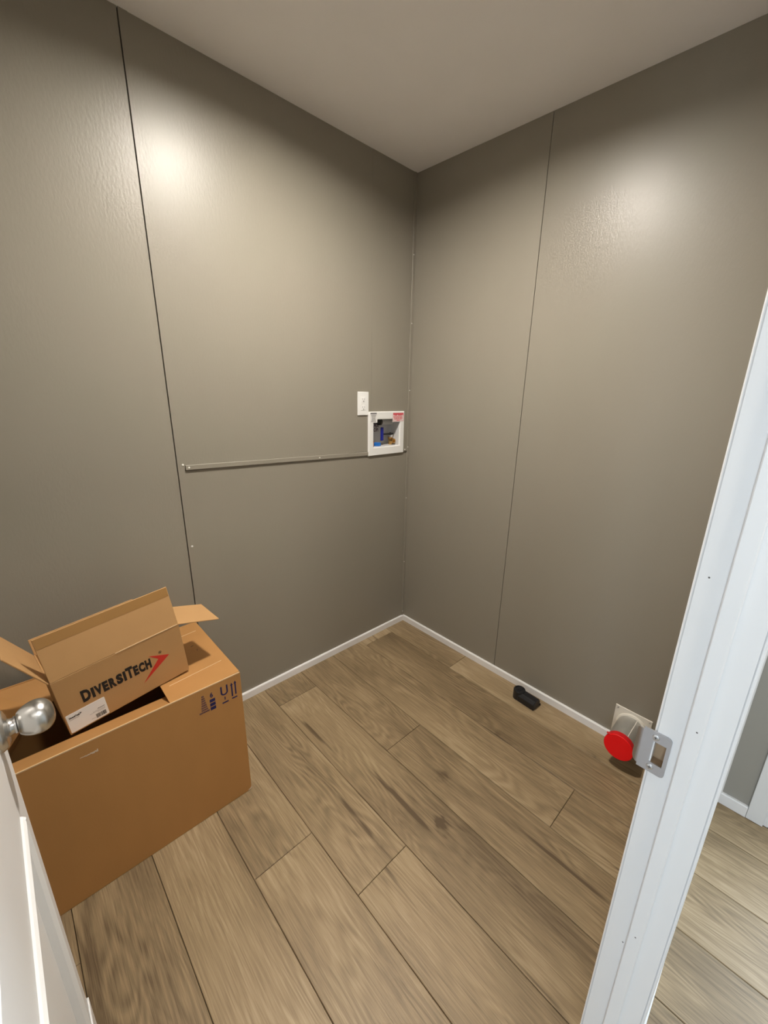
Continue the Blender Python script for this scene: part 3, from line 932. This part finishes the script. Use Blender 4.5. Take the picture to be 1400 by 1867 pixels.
# fragile glass
polys = []
cx, cz, ro, ri = -1.2968, 0.4680, 0.0118, 0.0068
for k in range(12):
    a0, a1 = PI + k * PI / 12, PI + (k + 1) * PI / 12
    polys.append([(cx + ri * math.cos(a0), cz + ri * math.sin(a0)), (cx + ro * math.cos(a0), cz + ro * math.sin(a0)), (cx + ro * math.cos(a1), cz + ro * math.sin(a1)), (cx + ri * math.cos(a1), cz + ri * math.sin(a1))])
polys.append(rect(cx - ro, cz, cx - ri, 0.4925))
polys.append(rect(cx + ri, cz, cx + ro, 0.4925))
polys.append(rect(-1.2982, 0.4380, -1.2950, 0.4495))
polys.append(rect(-1.3065, 0.4255, -1.2862, 0.4305))
ink('fragile_mark', polys, M_BLUE, big)
# stacking limit: 6 over three bars
polys = [rect(-1.3443, z, -1.3272, z + 0.0115) for z in (0.4530, 0.4380, 0.4230)]
ink('stacking_mark', polys, M_BLUE, big)
text_mesh('stacking_number', '6', 0.0245, M_BLUE, big, B(-1.3422, BY0 - 0.0003, 0.4716), FACE_NEG_Y, bold=0.0006, sx=0.80)
# block of small print
random.seed(11)
polys = []
for r in range(8):
    z = 0.4880 - r * 0.0085
    xl = -1.3668 - 0.0008 * r
    xr = -1.3595 + 0.0013 * r
    if r == 7:
        xl, xr = -1.3785, -1.3480
    x = xl
    while x < xr:
        l = random.uniform(0.0015, 0.004)
        polys.append(rect(x, z - 0.0028, min(x + l, xr), z + 0.0028))
        x += l + 0.0008
ink('small_print', polys, M_VIOLINK, big)
# torn paper scuff
random.seed(5)
polys = []
for k in range(16):
    x = -1.676 + k * 0.0025
    hgt = 0.001 + 0.0065 * (k / 15) ** 1.3 * random.uniform(0.5, 1.0)
    zc = 0.4748 + random.uniform(-0.0012, 0.0012)
    polys.append(rect(x, zc - hgt * 0.5, x + 0.0020, zc + hgt * 0.6))
ink('torn_scuff', polys, M_SCUFF, big)
ink('torn_scuff', [[(BX1 - 0.014, 0.004), (BX1 - 0.001, 0.004), (BX1 - 0.001, 0.016), (BX1 - 0.004, 0.010)]], M_SCUFF, big)
# worn light crease along the front top edge
box('crease', B(BX0 + 0.002, BY0 - 0.0004, BH - 0.0032), B(BX1 - 0.003, BY0 + 0.0022, BH + 0.0004), M_CARDIN, big)

# ================================================================ small open cardboard box
SCL = 0.988
o_small = CAM + (Vector((-1.6815, -0.3607, 0.4805)) - CAM) * SCL
sm = tag(empty('cardboard_carton', o_small, (0.0675, -0.0914, 0.1016)), 'small open DiversiTech printed carton lying on the large box', 'box')
sm['label'] = 'small open carton with black lettering and red arrow on top of the large box'
Wd, Hh, Dd, FL, FA = 0.3288 * SCL, 0.1910 * SCL, 0.165, 0.1321 * SCL, 0.2086
tc = 0.0035
box('front_panel', (0, 0, 0), (Wd, tc, Hh), M_CARD2, sm, bevel=0.001)
box('back_panel', (0, Dd - tc, 0), (Wd, Dd, Hh), M_CARD2, sm, bevel=0.001)
box('side_panel', (0, tc, 0), (tc, Dd - tc, Hh), M_CARD2, sm)
box('side_panel', (Wd - tc, tc, 0), (Wd, Dd - tc, Hh), M_CARD2, sm)
box('bottom_panel', (tc, tc, 0.0005), (Wd - tc, Dd - tc, tc), M_CARD2, sm)
# front flap standing up, leaning back
Rf = Matrix.Translation((0, 0, Hh)) @ Matrix.Rotation(-FA, 4, 'X')
ff = box('front_flap', (0.001, 0, 0.0012), (Wd - 0.001, tc, FL), M_CARD2, sm, mat=Rf, bevel=0.0008)
# back flap, leaning back a bit further
Rb = Matrix.Translation((0, Dd - tc, Hh)) @ Matrix.Rotation(-0.30, 4, 'X')
box('back_flap', (0.001, 0, 0.0012), (Wd - 0.06, tc, FL * 0.36), M_CARD2, sm, mat=Rb, bevel=0.0008)
# end flaps
LR, AR = 0.1379 * SCL, -0.3984
Rr = Matrix.Translation((Wd, 0, Hh)) @ Matrix.Rotation(-AR, 4, 'Y')
box('end_flap', (0.0005, 0.0, -tc), (LR, 0.1263, 0), M_CARD2, sm, mat=Rr, bevel=0.0008)
AL = 1.13
Rl = Matrix.Translation((0, 0, Hh)) @ Matrix.Rotation(AL, 4, 'Y')
box('end_flap', (-LR, 0.002, -tc), (-0.0005, Dd - 0.002, 0), M_CARD2, sm, mat=Rl, bevel=0.0008)
# folded crease line (torn light edge) and tape
random.seed(2)
bmx = bmesh.new()
bm_box(bmx, (0.150, -0.0011, Hh - 0.0008), (Wd - 0.004, 0.0006, Hh + 0.0016))
finish(bmx, 'crease', M_CARDIN, sm)
tp = box('tape', (0.003, -0.0006, FL - 0.030), (Wd - 0.003, -0.0001, FL - 0.0008), M_TAPE, ff, mat=Rf)
# lettering on the front panel: u along x, v up z
YF = -0.0003
def letters(body, u0, u1, v0, hgt, name='printed_letter'):
    o = text_mesh(name, body, hgt / 0.69, M_BLACKINK, sm, (0, YF, 0), FACE_NEG_Y, bold=0.0032)
    me = o.data
    xs = [v.co.x for v in me.vertices]; zs = [v.co.z for v in me.vertices]
    sx = (u1 - u0) / max(1e-6, max(xs) - min(xs)); sz = hgt / (max(zs) - min(zs))
    mx_, mz_ = min(xs), min(zs)
    for v in me.vertices:
        v.co.x = u0 + (v.co.x - mx_) * sx
        v.co.z = v0 + (v.co.z - mz_) * sz
    return o
k_ = SCL
V0 = 0.0836 * k_
spans = [('D', .0498, .0706, .0412), ('I', .0728, .0797, .0355), ('V', .0806, .0988, .0355), ('E', .1000, .1140, .0355), ('R', .1162, .1333, .0355), ('S', .1345, .1510, .0355), ('I', .1530, .1598, .0355),
         ('T', .1610, .1795, .0418), ('E', .1805, .1935, .0355), ('C', .1948, .2112, .0355), ('H', .2130, .2290, .0355)]
for ch, u0, u1, hgt in spans:
    letters(ch, u0 * k_, u1 * k_, V0, hgt * k_)
ar = [(a_ * k_, b_ * k_) for a_, b_ in ((0.2824, 0.0984), (0.2270, 0.1272), (0.2504, 0.1016), (0.1972, 0.0406))]
bmx = bmesh.new()
va = [bmx.verts.new((x, YF, z)) for x, z in ar]
vb = [bmx.verts.new((x, YF + 0.0003, z)) for x, z in ar]
bmx.faces.new((va[0], va[1], va[2])); bmx.faces.new((va[0], va[2], va[3]))
bmx.faces.new((vb[2], vb[1], vb[0])); bmx.faces.new((vb[3], vb[2], vb[0]))
for i in range(4):
    j = (i + 1) % 4
    bmx.faces.new((va[i], va[j], vb[j], vb[i]))
finish(bmx, 'printed_arrow', M_REDINK, sm)
letters('R', 0.2578 * k_, 0.2606 * k_, 0.1205 * k_, 0.0042 * k_, 'printed_mark')
bmx = bmesh.new()
for i in range(20):
    a0, a1 = 2 * PI * i / 20, 2 * PI * (i + 1) / 20
    c = (0.2592 * k_, 0.1226 * k_)
    bm_prism(bmx, [(c[0] + r * math.cos(t), YF, c[1] + r * math.sin(t)) for r, t in ((0.0036, a0), (0.0045, a0), (0.0045, a1), (0.0036, a1))], (0, 0.0003, 0))
finish(bmx, 'printed_ring', M_BLACKINK, sm)
# shipping label
bmx = bmesh.new()
u0, u1, v0, v1, cr = 0.0035, 0.0945, 0.0045, 0.0685, 0.003
pl = []
for (cu_, cv_, a0) in ((u1 - cr, v1 - cr, 0), (u0 + cr, v1 - cr, PI / 2), (u0 + cr, v0 + cr, PI), (u1 - cr, v0 + cr, 1.5 * PI)):
    for i in range(4):
        t = a0 + i * PI / 6
        pl.append((cu_ + cr * math.cos(t), -0.0005, cv_ + cr * math.sin(t)))
bm_prism(bmx, pl, (0, 0.0005, 0))
lab = finish(bmx, 'paper_label', M_LABEL, sm)
lab['label'] = 'white rectangular label with a barcode'
YL = -0.0007
text_mesh('printed_line', 'DiversiTech', 0.0075, M_BLACKINK, lab, (0.0085, YL, 0.0530), FACE_NEG_Y, bold=0.00035, sx=0.66)
bmx = bmesh.new()
bm_prism(bmx, [(0.0385, YL, 0.0575), (0.0315, YL, 0.0610), (0.0350, YL, 0.0572), (0.0290, YL, 0.0500)], (0, 0.0002, 0))
finish(bmx, 'printed_arrow', M_BLACKINK, lab)
bmx = bmesh.new()
random.seed(21)
def dashes(u0, u1, v, h):
    u = u0
    while u < u1:
        l = random.uniform(0.0010, 0.0028)
        bm_box(bmx, (u, YL, v), (min(u + l, u1), YL + 0.0002, v + h))
        u += l + 0.0006
dashes(0.0085, 0.030, 0.0475, 0.0011)
dashes(0.060, 0.0895, 0.0355, 0.0008)
dashes(0.052, 0.0895, 0.0325, 0.0008)
dashes(0.070, 0.0895, 0.0295, 0.0008)
dashes(0.053, 0.0620, 0.0145, 0.0008)
finish(bmx, 'printed_lines', M_GREYINK, lab)['kind'] = 'stuff'
bmx = bmesh.new()
dashes(0.0720, 0.0895, 0.0395, 0.0020)
u = 0.0640
while u < 0.0890:
    l = random.choice((0.0004, 0.0007, 0.0011))
    bm_box(bmx, (u, YL, 0.0100), (u + l, YL + 0.0002, 0.0245))
    u += l + random.choice((0.0004, 0.0006, 0.0009))
finish(bmx, 'printed_barcode', M_BLACKINK, lab)['kind'] = 'stuff'
